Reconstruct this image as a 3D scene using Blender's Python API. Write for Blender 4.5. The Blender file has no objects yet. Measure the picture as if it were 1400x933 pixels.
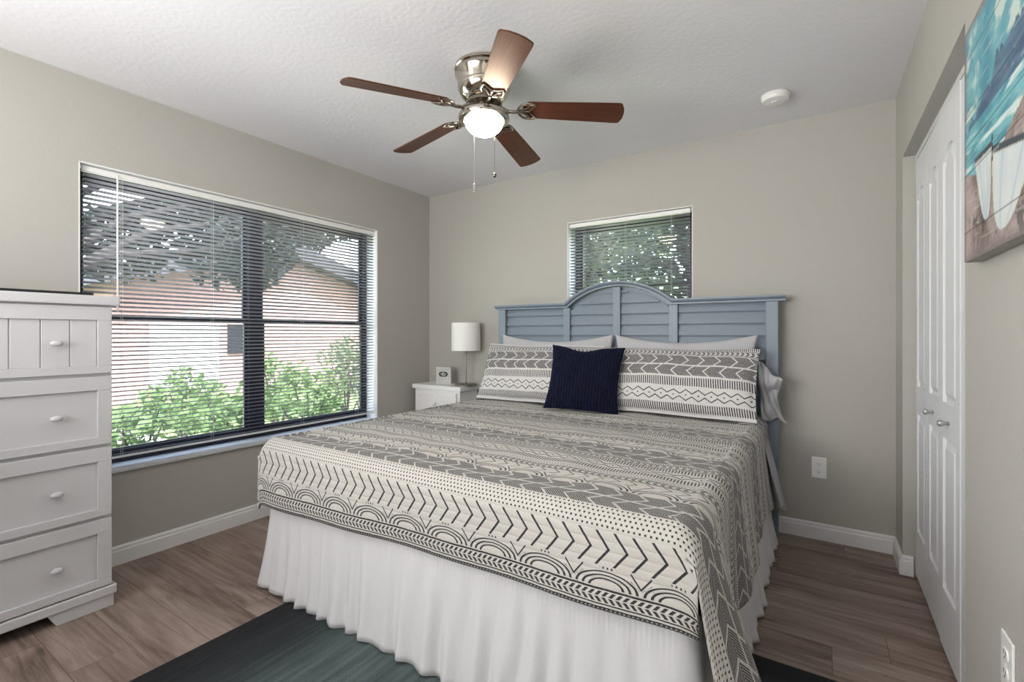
import bpy, bmesh, math, random
from mathutils import Vector, Matrix
PI = math.pi
R = math.radians
random.seed(7)
C = bpy.context.scene.collection
SC = bpy.context.scene

# ------------------------------------------------------------------ camera, sky, sun, lights, exposure
cam_data = bpy.data.cameras.new('camera')
cam = bpy.data.objects.new('camera', cam_data)
C.objects.link(cam)
cam.location = (0, 0, 1.18)
cam.rotation_euler = (R(90), 0, R(33.03))
cam_data.sensor_width = 36
cam_data.lens = 36 * 649 / 1400
cam_data.shift_y = -9.5 / 1400
cam_data.clip_start = 0.03
SC.camera = cam

SC.view_settings.view_transform = 'Standard'
SC.view_settings.look = 'None'
SC.view_settings.exposure = 0.55
SC.view_settings.gamma = 1.0
SC.view_settings.use_curve_mapping = False

world = bpy.data.worlds.new('sky')
SC.world = world
world.use_nodes = True
wn = world.node_tree
wn.nodes.clear()
sky = wn.nodes.new('ShaderNodeTexSky')
sky.sky_type = 'NISHITA'
sky.sun_disc = False
sky.sun_elevation = R(52)
sky.sun_rotation = R(120)
bg = wn.nodes.new('ShaderNodeBackground')
bg.inputs['Strength'].default_value = 1.1
wo = wn.nodes.new('ShaderNodeOutputWorld')
hs_ = wn.nodes.new('ShaderNodeHueSaturation'); hs_.inputs['Saturation'].default_value = .55   # hazy, pale sky
wn.links.new(sky.outputs[0], hs_.inputs['Color']); wn.links.new(hs_.outputs[0], bg.inputs[0])
wn.links.new(bg.outputs[0], wo.inputs[0])

def light(name, kind, loc, rot, energy, col=(1, 1, 1), size=None, sy=None):
    d = bpy.data.lights.new(name, kind)
    d.energy = energy
    d.color = col
    if kind == 'AREA':
        d.shape = 'RECTANGLE'; d.size = size; d.size_y = sy or size
    if kind == 'SUN':
        d.angle = R(0.6)
    o = bpy.data.objects.new(name, d)
    o.location = loc; o.rotation_euler = rot
    C.objects.link(o)
    return o
# sun comes over the house roof, from the closet side, so it only lights the garden
s = light('sun', 'SUN', (5, -5, 8), (0, 0, 0), 12.0, (1, .95, .86))
s.rotation_euler = Vector((-.55, .35, -.95)).to_track_quat('-Z', 'Y').to_euler()
# photographer's flash bounced off the ceiling and a soft unseen fill added behind the camera
light('bounce_flash', 'AREA', (-1.4, -1.0, 1.45), (R(134), 0, R(-25)), 62, (1, .99, .98), 2.0, 1.0)
light('fill_light', 'AREA', (-1.8, -1.36, 1.5), (R(97), 0, R(-32)), 17, (1, .985, .965), 2.0, 1.9)

# ------------------------------------------------------------------ helpers
def tag(o, label=None, cat=None, group=None, kind=None):
    if label: o['label'] = label
    if cat: o['category'] = cat
    if group: o['group'] = group
    if kind: o['kind'] = kind
    return o
def thing(name, label, cat, loc=(0, 0, 0), rz=0, group=None):
    o = bpy.data.objects.new(name, None)
    o.empty_display_size = .1
    C.objects.link(o)
    o.location = loc; o.rotation_euler = (0, 0, rz)
    return tag(o, label, cat, group)
class MB:
    def __init__(s):
        s.v = []; s.f = []; s.uv = None; s.m = None
    def add(s, vs, fs):
        n = len(s.v)
        s.v += [tuple(p) for p in vs]
        s.f += [tuple(i + n for i in f) for f in fs]
        return s
    def box(s, x0, x1, y0, y1, z0, z1, M=None):
        vs = [Vector((x, y, z)) for x in (x0, x1) for y in (y0, y1) for z in (z0, z1)]
        if M: vs = [M @ p for p in vs]
        return s.add(vs, [(0, 1, 3, 2), (4, 6, 7, 5), (0, 4, 5, 1), (2, 3, 7, 6), (0, 2, 6, 4), (1, 5, 7, 3)])
    def lathe(s, prof, n=32, M=None, sx=1, sy=1):
        vs = []
        for r, z in prof:
            for k in range(n):
                a = 2 * PI * k / n
                p = Vector((r * math.cos(a) * sx, r * math.sin(a) * sy, z))
                vs.append(M @ p if M else p)
        fs = []
        for i in range(len(prof) - 1):
            for k in range(n):
                k2 = (k + 1) % n
                fs.append((i * n + k, i * n + k2, (i + 1) * n + k2, (i + 1) * n + k))
        if prof[0][0] > 1e-6: fs.append(tuple(reversed(range(n))))
        if prof[-1][0] > 1e-6: fs.append(tuple((len(prof) - 1) * n + k for k in range(n)))
        return s.add(vs, fs)
    def tube(s, pts, r, n=8):
        pts = [Vector(p) for p in pts]
        rr = r if isinstance(r, (list, tuple)) else [r] * len(pts)
        vs = []
        up = Vector((0, 0, 1))
        for i, p in enumerate(pts):
            d = (pts[min(i + 1, len(pts) - 1)] - pts[max(i - 1, 0)]).normalized()
            a = d.cross(up)
            if a.length < .05: a = d.cross(Vector((1, 0, 0)))
            a.normalize(); b = d.cross(a).normalized()
            for k in range(n):
                t = 2 * PI * k / n
                vs.append(p + a * rr[i] * math.cos(t) + b * rr[i] * math.sin(t))
        fs = [(i * n + k, i * n + (k + 1) % n, (i + 1) * n + (k + 1) % n, (i + 1) * n + k) for i in range(len(pts) - 1) for k in range(n)]
        fs += [tuple(reversed(range(n))), tuple((len(pts) - 1) * n + k for k in range(n))]
        return s.add(vs, fs)
    def prism(s, poly, axis, a, b, M=None):
        def P(u, w, d):
            p = {'x': Vector((d, u, w)), 'y': Vector((u, d, w)), 'z': Vector((u, w, d))}[axis]
            return M @ p if M else p
        n = len(poly)
        vs = [P(u, w, a) for u, w in poly] + [P(u, w, b) for u, w in poly]
        fs = [tuple(range(n)), tuple(reversed(range(n, 2 * n)))] + [(i, n + i, n + (i + 1) % n, (i + 1) % n) for i in range(n)]
        return s.add(vs, fs)
    def grid(s, nu, nv, fn, skip=None, closed=False):
        vs = [fn(i / nu, j / nv) for j in range(nv + 1) for i in range(nu + 1)]
        fs = []
        for j in range(nv):
            for i in range(nu):
                if skip and skip((i + .5) / nu, (j + .5) / nv): continue
                a = j * (nu + 1) + i
                fs.append((a, a + 1, a + nu + 2, a + nu + 1))
        return s.add(vs, fs)
    def build(s, name, m, parent=None, smooth=False, bevel=0, seg=2, kind=None, solid=0, weld=False, loc=None):
        me = bpy.data.meshes.new(name)
        me.from_pydata(s.v, [], s.f)
        if s.uv:
            l = me.uv_layers.new(name='UVMap')
            for lp in me.loops:
                l.data[lp.index].uv = s.uv[lp.vertex_index]
        bm = bmesh.new(); bm.from_mesh(me)
        if weld: bmesh.ops.remove_doubles(bm, verts=bm.verts, dist=1e-5)
        if not s.uv or weld: bmesh.ops.recalc_face_normals(bm, faces=bm.faces)
        bm.to_mesh(me); bm.free()
        if smooth:
            me.shade_smooth()
            if smooth == 'auto': me.set_sharp_from_angle(angle=R(40))
        o = bpy.data.objects.new(name, me)
        C.objects.link(o)
        if m: me.materials.append(m)
        if parent: o.parent = parent
        if loc: o.location = loc
        if kind: o['kind'] = kind
        if bevel:
            b = o.modifiers.new('bevel', 'BEVEL'); b.width = bevel; b.segments = seg; b.limit_method = 'ANGLE'; b.angle_limit = R(35)
            b.harden_normals = False
        if solid:
            b = o.modifiers.new('thickness', 'SOLIDIFY'); b.thickness = solid; b.offset = -1
        return o

# ------------------------------------------------------------------ material helpers
class E:
    """a float socket or number inside one node tree"""
    def __init__(s, nt, x): s.nt = nt; s.x = x
    def op(s, o, *a):
        n = s.nt.nodes.new('ShaderNodeMath'); n.operation = o
        for i, q in enumerate((s,) + a):
            q = q.x if isinstance(q, E) else q
            if isinstance(q, (int, float)): n.inputs[i].default_value = q
            else: s.nt.links.new(q, n.inputs[i])
        return E(s.nt, n.outputs[0])
    def __add__(s, o): return s.op('ADD', o)
    def __radd__(s, o): return s.op('ADD', o)
    def __sub__(s, o): return s.op('SUBTRACT', o)
    def __rsub__(s, o): return E(s.nt, o).op('SUBTRACT', s)
    def __mul__(s, o): return s.op('MULTIPLY', o)
    def __rmul__(s, o): return s.op('MULTIPLY', o)
    def __truediv__(s, o): return s.op('DIVIDE', o)
    def lt(s, o): return s.op('LESS_THAN', o)
    def gt(s, o): return s.op('GREATER_THAN', o)
    def frac(s): return s.op('FRACT')
    def abs(s): return s.op('ABSOLUTE')
    def max(s, o): return s.op('MAXIMUM', o)
    def min(s, o): return s.op('MINIMUM', o)
    def floor(s): return s.op('FLOOR')
    def hyp(s, o): return (s * s + o * o).op('SQRT')

def new_mat(name):
    m = bpy.data.materials.new(name); m.use_nodes = True
    nt = m.node_tree
    return m, nt, nt.nodes['Principled BSDF']
def rgb(c): return (c[0], c[1], c[2], 1)
def mat(name, col, rough=.5, metal=0, bump=0, bscale=60, var=0, vscale=3, coat=0, spec=.5, stretch=(1, 1, 1), trans=0, emit=0, sheen=0):
    m, nt, b = new_mat(name)
    b.inputs['Base Color'].default_value = rgb(col)
    b.inputs['Roughness'].default_value = rough
    b.inputs['Metallic'].default_value = metal
    b.inputs['Coat Weight'].default_value = coat
    b.inputs['Specular IOR Level'].default_value = spec
    b.inputs['Sheen Weight'].default_value = sheen
    tc = nt.nodes.new('ShaderNodeTexCoord')
    mp = nt.nodes.new('ShaderNodeMapping'); mp.inputs['Scale'].default_value = stretch
    nt.links.new(tc.outputs['Object'], mp.inputs['Vector'])
    # a faint procedural variation everywhere
    n = nt.nodes.new('ShaderNodeTexNoise'); n.inputs['Scale'].default_value = vscale; n.inputs['Detail'].default_value = 4
    nt.links.new(mp.outputs[0], n.inputs['Vector'])
    r = nt.nodes.new('ShaderNodeMix'); r.data_type = 'RGBA'
    v = var or .02
    r.inputs['A'].default_value = rgb([min(1, c * (1 - v)) for c in col])
    r.inputs['B'].default_value = rgb([min(1, c * (1 + v)) for c in col])
    nt.links.new(n.outputs['Fac'], r.inputs['Factor'])
    nt.links.new(r.outputs['Result'], b.inputs['Base Color'])
    if bump:
        n2 = nt.nodes.new('ShaderNodeTexNoise'); n2.inputs['Scale'].default_value = bscale; n2.inputs['Detail'].default_value = 5
        nt.links.new(mp.outputs[0], n2.inputs['Vector'])
        bp = nt.nodes.new('ShaderNodeBump'); bp.inputs['Strength'].default_value = bump; bp.inputs['Distance'].default_value = .01
        nt.links.new(n2.outputs['Fac'], bp.inputs['Height']); nt.links.new(bp.outputs[0], b.inputs['Normal'])
    if emit:
        b.inputs['Emission Color'].default_value = rgb(col); b.inputs['Emission Strength'].default_value = emit
    return m

M_wall = mat('greige_wall_paint', (.455, .44, .405), .75, bump=.08, bscale=90, var=.01)
M_ceil = mat('ceiling_texture', (.76, .76, .78), .9, bump=.16, bscale=45, var=.01)
M_trim = mat('white_trim_paint', (.78, .78, .78), .4)
M_reveal = mat('white_reveal_paint', (.85, .86, .86), .5)
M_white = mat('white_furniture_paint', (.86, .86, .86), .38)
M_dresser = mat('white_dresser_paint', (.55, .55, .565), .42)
M_knob = mat('satin_knob', (.45, .45, .46), .35, .6)
M_door = mat('white_door_paint', (.74, .75, .77), .45, bump=.05, bscale=40, stretch=(4, 4, .5))
M_black = mat('black_window_frame', (.012, .013, .022), .35)
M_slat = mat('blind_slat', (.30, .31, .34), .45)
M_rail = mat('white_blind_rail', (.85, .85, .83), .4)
M_blue = mat('blue_grey_paint', (.215, .262, .315), .42, var=.05, vscale=3)
M_nickel = mat('brushed_nickel', (.50, .46, .40), .10, 1)
M_bronze = mat('dark_nickel', (.30, .26, .22), .22, 1)
M_lampmetal = mat('lamp_metal', (.30, .28, .25), .35, .7)
M_grey = mat('grey_pillowcase', (.47, .47, .49), .85, bump=.3, bscale=12, sheen=.2)
M_sheet = mat('grey_sheet', (.40, .40, .42), .85, bump=.4, bscale=10)
M_skirt = mat('white_skirt_cloth', (.62, .62, .63), .85, bump=.35, bscale=9, stretch=(1.5, 1.5, .6))
M_matt = mat('mattress_cloth', (.75, .75, .74), .9)
M_shade = mat('lampshade_cloth', (.88, .88, .87), .8, bump=.05, bscale=200)
M_plastic = mat('white_plastic', (.82, .82, .80), .35)
M_slot = mat('dark_slot', (.03, .03, .03), .6)
M_blackgloss = mat('black_gloss', (.01, .01, .011), .25)
M_sign = mat('grey_wash_wood', (.55, .55, .54), .7, var=.12, vscale=40, stretch=(1, 1, .2))
M_marble = mat('blue_grey_marble', (.60, .63, .66), .3, var=.18, vscale=9)
M_canvas_edge = mat('canvas_edge', (.42, .42, .38), .8, var=.15, vscale=12)
M_glow, nt, b = new_mat('frosted_bowl_glow')
b.inputs['Base Color'].default_value = (.9, .88, .84, 1)
b.inputs['Emission Color'].default_value = (1, .84, .66, 1)
b.inputs['Emission Strength'].default_value = 34

def glass_mat():
    m, nt, b = new_mat('window_glass')
    nt.nodes.remove(b)
    out = nt.nodes['Material Output']
    t = nt.nodes.new('ShaderNodeBsdfTransparent'); t.inputs[0].default_value = (.93, .95, .95, 1)
    g = nt.nodes.new('ShaderNodeBsdfGlossy'); g.inputs['Roughness'].default_value = .02
    mx = nt.nodes.new('ShaderNodeMixShader'); mx.inputs[0].default_value = .02
    nt.links.new(t.outputs[0], mx.inputs[1]); nt.links.new(g.outputs[0], mx.inputs[2]); nt.links.new(mx.outputs[0], out.inputs[0])
    return m
M_glass = glass_mat()

def ramp(nt, fac, stops):
    r = nt.nodes.new('ShaderNodeValToRGB')
    el = r.color_ramp.elements
    while len(el) < len(stops): el.new(.5)
    for e, (p, c) in zip(el, stops): e.position = p; e.color = rgb(c)
    nt.links.new(fac, r.inputs[0])
    return r.outputs[0]
def wood_mat(name, dark, light_, rough, coat):
    m, nt, b = new_mat(name)
    tc = nt.nodes.new('ShaderNodeTexCoord'); mp = nt.nodes.new('ShaderNodeMapping'); mp.inputs['Scale'].default_value = (2, 26, 26)
    nt.links.new(tc.outputs['Object'], mp.inputs['Vector'])
    n = nt.nodes.new('ShaderNodeTexNoise'); n.inputs['Scale'].default_value = 3; n.inputs['Detail'].default_value = 6; n.inputs['Distortion'].default_value = .6
    nt.links.new(mp.outputs[0], n.inputs['Vector'])
    nt.links.new(ramp(nt, n.outputs['Fac'], [(.3, dark), (.7, light_)]), b.inputs['Base Color'])
    b.inputs['Roughness'].default_value = rough
    b.inputs['Coat Weight'].default_value = coat
    b.inputs['Coat Roughness'].default_value = .3
    b.inputs['Specular IOR Level'].default_value = .6
    b.inputs['Specular Tint'].default_value = (1, .62, .42, 1)
    return m
M_mahog = wood_mat('mahogany_blade', (.036, .010, .005), (.105, .031, .014), .36, .0)

def floor_mat():
    m, nt, b = new_mat('grey_brown_vinyl_planks')
    tc = nt.nodes.new('ShaderNodeTexCoord')
    br = nt.nodes.new('ShaderNodeTexBrick')
    br.offset = 0; br.inputs['Scale'].default_value = 1
    br.inputs['Brick Width'].default_value = 1.22; br.inputs['Row Height'].default_value = .18
    br.inputs['Mortar Size'].default_value = .0012; br.inputs['Mortar Smooth'].default_value = .2
    br.inputs['Color1'].default_value = (0, 0, 0, 1); br.inputs['Color2'].default_value = (1, 1, 1, 1)
    sxx = nt.nodes.new('ShaderNodeSeparateXYZ'); nt.links.new(tc.outputs['Object'], sxx.inputs[0])
    row = (E(nt, sxx.outputs[1]) / .18).floor()
    shx = E(nt, sxx.outputs[0]) + ((row * 12.9).op('SINE') * 43.7).frac() * 1.22
    cxx = nt.nodes.new('ShaderNodeCombineXYZ'); nt.links.new(shx.x, cxx.inputs[0]); nt.links.new(sxx.outputs[1], cxx.inputs[1])
    nt.links.new(cxx.outputs[0], br.inputs['Vector'])
    sep = nt.nodes.new('ShaderNodeSeparateColor'); nt.links.new(br.outputs['Color'], sep.inputs[0])
    tone = E(nt, sep.outputs[0])
    def noise(sc, scl, det=5, dist=0, off=None):
        mp = nt.nodes.new('ShaderNodeMapping'); mp.inputs['Scale'].default_value = scl
        nt.links.new(tc.outputs['Object'], mp.inputs['Vector'])
        if off is not None:
            cx = nt.nodes.new('ShaderNodeCombineXYZ'); nt.links.new(off.x, cx.inputs[2]); nt.links.new(off.x, cx.inputs[0]); nt.links.new(cx.outputs[0], mp.inputs['Location'])
        n = nt.nodes.new('ShaderNodeTexNoise'); n.inputs['Scale'].default_value = sc; n.inputs['Detail'].default_value = det; n.inputs['Distortion'].default_value = dist
        nt.links.new(mp.outputs[0], n.inputs['Vector'])
        return E(nt, n.outputs['Fac'])
    grain = noise(3, (.8, 12, 1), 7, 1.2, tone * 9)
    fine = noise(14, (1.2, 22, 1), 3, .3, tone * 5)
    blot = noise(2.2, (.8, 3.2, 1), 5, 1.0, tone * 3)
    f = tone * .06 + grain * .55 + fine * .12 + blot * .62 - .17
    col = ramp(nt, f.x, [(.27, (.085, .058, .048)), (.42, (.19, .138, .114)), (.58, (.29, .222, .188)), (.78, (.40, .325, .285))])
    mx = nt.nodes.new('ShaderNodeMix'); mx.data_type = 'RGBA'
    nt.links.new(br.outputs['Fac'], mx.inputs['Factor']); nt.links.new(col, mx.inputs['A']); mx.inputs['B'].default_value = (.10, .072, .06, 1)
    nt.links.new(mx.outputs['Result'], b.inputs['Base Color'])
    b.inputs['Roughness'].default_value = .48
    b.inputs['Specular IOR Level'].default_value = .35
    bp = nt.nodes.new('ShaderNodeBump'); bp.inputs['Strength'].default_value = .15; bp.inputs['Distance'].default_value = .004
    nt.links.new(f.x, bp.inputs['Height']); nt.links.new(bp.outputs[0], b.inputs['Normal'])
    return m
M_floor = floor_mat()

def rug_mat():
    m, nt, b = new_mat('teal_rug_weave')
    tc = nt.nodes.new('ShaderNodeTexCoord')
    sx = nt.nodes.new('ShaderNodeSeparateXYZ'); nt.links.new(tc.outputs['Object'], sx.inputs[0])
    X = E(nt, sx.outputs[0]); Y = E(nt, sx.outputs[1])
    def noise(sc, scl, det=5):
        mp = nt.nodes.new('ShaderNodeMapping'); mp.inputs['Scale'].default_value = scl
        nt.links.new(tc.outputs['Object'], mp.inputs['Vector'])
        n = nt.nodes.new('ShaderNodeTexNoise'); n.inputs['Scale'].default_value = sc; n.inputs['Detail'].default_value = det
        nt.links.new(mp.outputs[0], n.inputs['Vector'])
        return E(nt, n.outputs['Fac'])
    st = noise(14, (3, .25, 1), 6); sp = noise(220, (1, 1, 1), 2); bl = noise(2.2, (1, .5, 1), 3)
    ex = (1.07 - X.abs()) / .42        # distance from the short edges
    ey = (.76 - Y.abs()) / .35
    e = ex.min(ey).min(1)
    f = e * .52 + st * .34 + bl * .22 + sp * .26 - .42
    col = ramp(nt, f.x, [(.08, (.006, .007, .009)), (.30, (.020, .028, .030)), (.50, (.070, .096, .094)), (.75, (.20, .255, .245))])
    nt.links.new(col, b.inputs['Base Color']); b.inputs['Roughness'].default_value = .95
    bp = nt.nodes.new('ShaderNodeBump'); bp.inputs['Strength'].default_value = .6; bp.inputs['Distance'].default_value = .003
    nt.links.new((st + sp).x, bp.inputs['Height']); nt.links.new(bp.outputs[0], b.inputs['Normal'])
    return m
M_rug = rug_mat()

# ---- block printed quilt pattern. U runs along the bed foot, V up from the foot hem (metres)
def print_mat(name, kind):
    m, nt, b = new_mat(name)
    uvn = nt.nodes.new('ShaderNodeUVMap'); uvn.uv_map = 'UVMap'
    sx = nt.nodes.new('ShaderNodeSeparateXYZ'); nt.links.new(uvn.outputs[0], sx.inputs[0])
    tc = nt.nodes.new('ShaderNodeTexCoord')
    wob = nt.nodes.new('ShaderNodeTexNoise'); wob.inputs['Scale'].default_value = 22; nt.links.new(uvn.outputs[0], wob.inputs['Vector'])
    U = E(nt, sx.outputs[0]); V = E(nt, sx.outputs[1]) + (E(nt, wob.outputs['Fac']) - .5) * .004
    def inb(v, a, c): return v.gt(a) * v.lt(c)
    def fr(x, p, off=0): return ((x + off) / p).frac()
    def line(v, a, w): return (v - a).abs().lt(w / 2)
    def chev(v, a, c, p, depth, w, d):      # outline chevrons, d=+1 points right
        mid = (a + c) / 2; h = (c - a) / 2
        t = (v - mid).abs() * (d * depth / h)
        return inb(v, a, c) * (fr(U + t, p, 3) - .5).abs().lt(w / p / 2)
    def chevhalf(v, a, c, p, depth, w, d):
        return chev(v, a, c, p, depth, w, d)
    def blocks(v, a, c, p, d):              # dark hatched arrow blocks with pale gaps
        mid = (a + c) / 2; h = (c - a) / 2
        q = U + (v - mid).abs() * (d * .034 / h)
        gap = (fr(q, p, 3) - .5).abs().gt(.062)
        hatch = fr(q, .0080, 3).gt(.27)
        return inb(v, a, c) * gap * hatch
    def dashes(v, a, c, p):
        return inb(v, a, c) * fr(U + (v - a) * .08, p, 3).lt(.46)
    def dots(v, a, c, p, rows):
        rh = (c - a) / rows
        rr = ((v - a) / rh)
        off = (rr.floor() * .5).frac()
        fu = ((U + 3) / p + off).frac() - .5
        fv = (rr.frac() - .5) * (rh / p)
        return inb(v, a, c) * fu.abs().max(fv.abs()).lt(.19)
    def arcs(v, a, c, p):
        fu = (fr(U, p, 3) - .5) * p
        r = fu.hyp((v - a) * (p / 2 / .048))
        ring = (fr(r, .019) - .5).abs().lt(.20)
        lo = r.gt(.034) * r.lt(p / 2 * .99)
        # little leaves between the arches
        g = (fr(U, p, 3 + p / 2) - .5) * p
        leaf = ((g.abs() - (v - a - .018) * .75).abs().lt(.0028)).max((g.abs() - (v - a - .010) * 1.15).abs().lt(.0024)) * g.abs().lt(.028) * v.gt(a + .014)
        return inb(v, a, c) * (ring * lo).max(leaf * r.gt(p / 2 * .99))
    def diam(v, a, c, p):
        mid = (a + c) / 2; h = (c - a) / 2
        fu = (fr(U, p, 3) - .5).abs() * 2
        z1 = ((v - mid).abs() - (1 - fu) * (h * .62) - h * .22).abs().lt(.0034)
        dot = ((fr(U, p, 3) - .5) * p).hyp(v - mid).lt(.0045)
        return inb(v, a, c) * z1.max(dot)
    def arrows(v, a, c, p, d):              # bold small arrows
        mid = (a + c) / 2; h = (c - a) / 2
        q = U + (v - mid).abs() * (d * .013 / h)
        return inb(v, a, c) * (v - mid).abs().gt(.0015) * fr(q, p, 3).lt(.52)
    if kind == 'quilt':
        ink = inb(V, -.02, .011) * (1 - (fr(U, .012, 3).lt(.4) * inb(V, .004, .007)))
        ink = ink + line(V, .0185, .004) + arrows(V, .0235, .0535, .0195, -1) + line(V, .0595, .006)
        ink = ink + arcs(V, .066, .122, .19)
        ink = ink + inb(V, .117, .123) * (fr(U, .19, 3) - .5).abs().lt(.10) * fr(U, .012, 3).lt(.4)
        ink = ink + chev(V, .126, .222, .0515, .036, .0085, 1)
        ink = ink + dots(V, .228, .294, .0148, 5)
        W = (V - .296)
        P_ = .545
        W = (W / P_).frac() * P_
        up = V.gt(.296)
        t = blocks(W, 0, .066, .078, -1) + blocks(W, .074, .139, .078, 1)
        t = t + arcs(W, .146, .196, .15) + chev(W, .200, .246, .055, .030, .0075, 1)
        t = t + line(W, .253, .006) + arrows(W, .259, .284, .024, -1) + line(W, .290, .006)
        t = t + dots(W, .297, .33, .012, 3) + dashes(W, .336, .376, .011) + diam(W, .382, .438, .062)
        t = t + dashes(W, .444, .480, .011) + line(W, .486, .006) + arrows(W, .492, .516, .024, 1) + line(W, .522, .006) + dashes(W, .528, .540, .009)
        ink = ink + t * up
    else:
        # V: 0 at the bottom edge of the sham, .48 at the top
        ink = dashes(V, .022, .070, .0125) + diam(V, .083, .163, .068) + dashes(V, .180, .236, .0125)
        ink = ink + blocks(V, .250, .318, .088, -1) + blocks(V, .328, .396, .088, 1)
        ink = ink + line(V, .404, .004) + arrows(V, .410, .436, .026, 1) + line(V, .442, .004) + dashes(V, .45, .475, .01)
    ink = ink.min(1)
    # uneven block printing
    pn = nt.nodes.new('ShaderNodeTexNoise'); pn.inputs['Scale'].default_value = 160; nt.links.new(uvn.outputs[0], pn.inputs['Vector'])
    ink = ink * (E(nt, pn.outputs['Fac']) * .4 + .80).min(1)
    mx = nt.nodes.new('ShaderNodeMix'); mx.data_type = 'RGBA'
    nt.links.new(ink.x, mx.inputs['Factor'])
    mx.inputs['A'].default_value = (.52, .50, .465, 1) if kind == 'quilt' else (.64, .63, .62, 1)
    mx.inputs['B'].default_value = (.018, .018, .024, 1)
    nt.links.new(mx.outputs['Result'], b.inputs['Base Color'])
    b.inputs['Roughness'].default_value = .9
    b.inputs['Sheen Weight'].default_value = .15
    # stitched rows and crumple
    cr = nt.nodes.new('ShaderNodeTexNoise'); cr.inputs['Scale'].default_value = 30; cr.inputs['Detail'].default_value = 5
    nt.links.new(tc.outputs['Object'], cr.inputs['Vector'])
    st = ((V / .028).frac() - .5).abs() * 2
    st = (1 - st * st * st) * .6 + E(nt, cr.outputs['Fac']) * .9
    bp = nt.nodes.new('ShaderNodeBump'); bp.inputs['Strength'].default_value = .45; bp.inputs['Distance'].default_value = .006
    nt.links.new(st.x, bp.inputs['Height']); nt.links.new(bp.outputs[0], b.inputs['Normal'])
    return m
M_quilt = print_mat('block_print_quilt', 'quilt')
M_sham = print_mat('block_print_sham', 'sham')

def navy_mat():
    m, nt, b = new_mat('navy_knit')
    uvn = nt.nodes.new('ShaderNodeUVMap'); uvn.uv_map = 'UVMap'
    w = nt.nodes.new('ShaderNodeTexWave'); w.inputs['Scale'].default_value = 16; w.inputs['Distortion'].default_value = 3; w.inputs['Detail'].default_value = 3; w.inputs['Detail Scale'].default_value = 4
    nt.links.new(uvn.outputs[0], w.inputs['Vector'])
    nt.links.new(ramp(nt, w.outputs['Fac'], [(.2, (.0008, .0015, .008)), (.9, (.002, .0045, .022))]), b.inputs['Base Color'])
    b.inputs['Roughness'].default_value = .85; b.inputs['Specular IOR Level'].default_value = .2
    b.inputs['Sheen Weight'].default_value = .10; b.inputs['Sheen Tint'].default_value = (.12, .22, .8, 1)
    bp = nt.nodes.new('ShaderNodeBump'); bp.inputs['Strength'].default_value = .6; bp.inputs['Distance'].default_value = .008
    nt.links.new(w.outputs['Fac'], bp.inputs['Height']); nt.links.new(bp.outputs[0], b.inputs['Normal'])
    return m
M_navy = navy_mat()

# ------------------------------------------------------------------ room shell
XL, XR, YB, YF, H = -3.02, .338, 3.25, -1.45, 2.44
TH = .185
W1 = (.786, 2.638, .475, 2.022)     # left window y0 y1 z0 z1
W2 = (-1.611, -.703, 1.14, 2.022)   # back window x0 x1 z0 z1
CL = (1.80, 3.005, 2.05)            # closet opening y0 y1 top

MB().box(XL - TH, XR + .8, YF - TH, YB + TH, -.12, 0).build('floor', M_floor, kind='structure')
MB().box(XL - TH - .02, XR + .85, YF - TH, YB + TH + .02, H, H + .1).build('ceiling', M_ceil, kind='structure')
w = MB()
w.box(XL - TH, XL, YF, W1[0], 0, H); w.box(XL - TH, XL, W1[1], YB + TH, 0, H)
w.box(XL - TH, XL, W1[0], W1[1], 0, W1[2]); w.box(XL - TH, XL, W1[0], W1[1], W1[3], H)
w.build('wall_left', M_wall, kind='structure')
w = MB()
w.box(XL, W2[0], YB, YB + TH, 0, H); w.box(W2[1], XR + .8, YB, YB + TH, 0, H)
w.box(W2[0], W2[1], YB, YB + TH, 0, W2[2]); w.box(W2[0], W2[1], YB, YB + TH, W2[3], H)
w.build('wall_back', M_wall, kind='structure')
w = MB()
w.box(XR, XR + .12, CL[1], YB, 0, H); w.box(XR, XR + .12, CL[0], CL[1], CL[2], H)
w.box(XR, XR + .12, YF, CL[0], 0, H)
w.box(XR + .72, XR + .8, YF, YB, 0, H)
w.box(XR + .12, XR + .72, CL[0] - .3, CL[0] - .24, 0, H)
w.build('wall_right', M_wall, kind='structure')
MB().box(XL - TH, XR + .8, YF - TH, YF, 0, H).build('wall_front', M_wall, kind='structure')

# baseboards with a small moulded top
def bb_prof(t=.014, h=.095): return [(0, 0), (t, 0), (t, h * .72), (t * .75, h * .80), (t * .75, h * .9), (t * .35, h), (0, h)]
def bb_x(x0, x1, y, sgn): return [(y + sgn * a, z) for a, z in bb_prof()], x0, x1
m = MB(); p = [(XL + a, z) for a, z in bb_prof()]; m.prism(p, 'y', YF, YB)
m.build('baseboard_left', M_trim, kind='structure')
m = MB(); m.prism([(YB - a, z) for a, z in bb_prof()], 'x', XL + .014, XR)
m.build('baseboard_back', M_trim, kind='structure')
m = MB()
m.prism([(XR - a, z) for a, z in bb_prof()], 'y', CL[1] - .014, YB - .014)
m.prism([(CL[1] - a, z) for a, z in bb_prof()], 'x', XR, XR + .040)
m.prism([(XR - a, z) for a, z in bb_prof()], 'y', YF, CL[0])
m.build('baseboard_right', M_trim, kind='structure')

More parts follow.
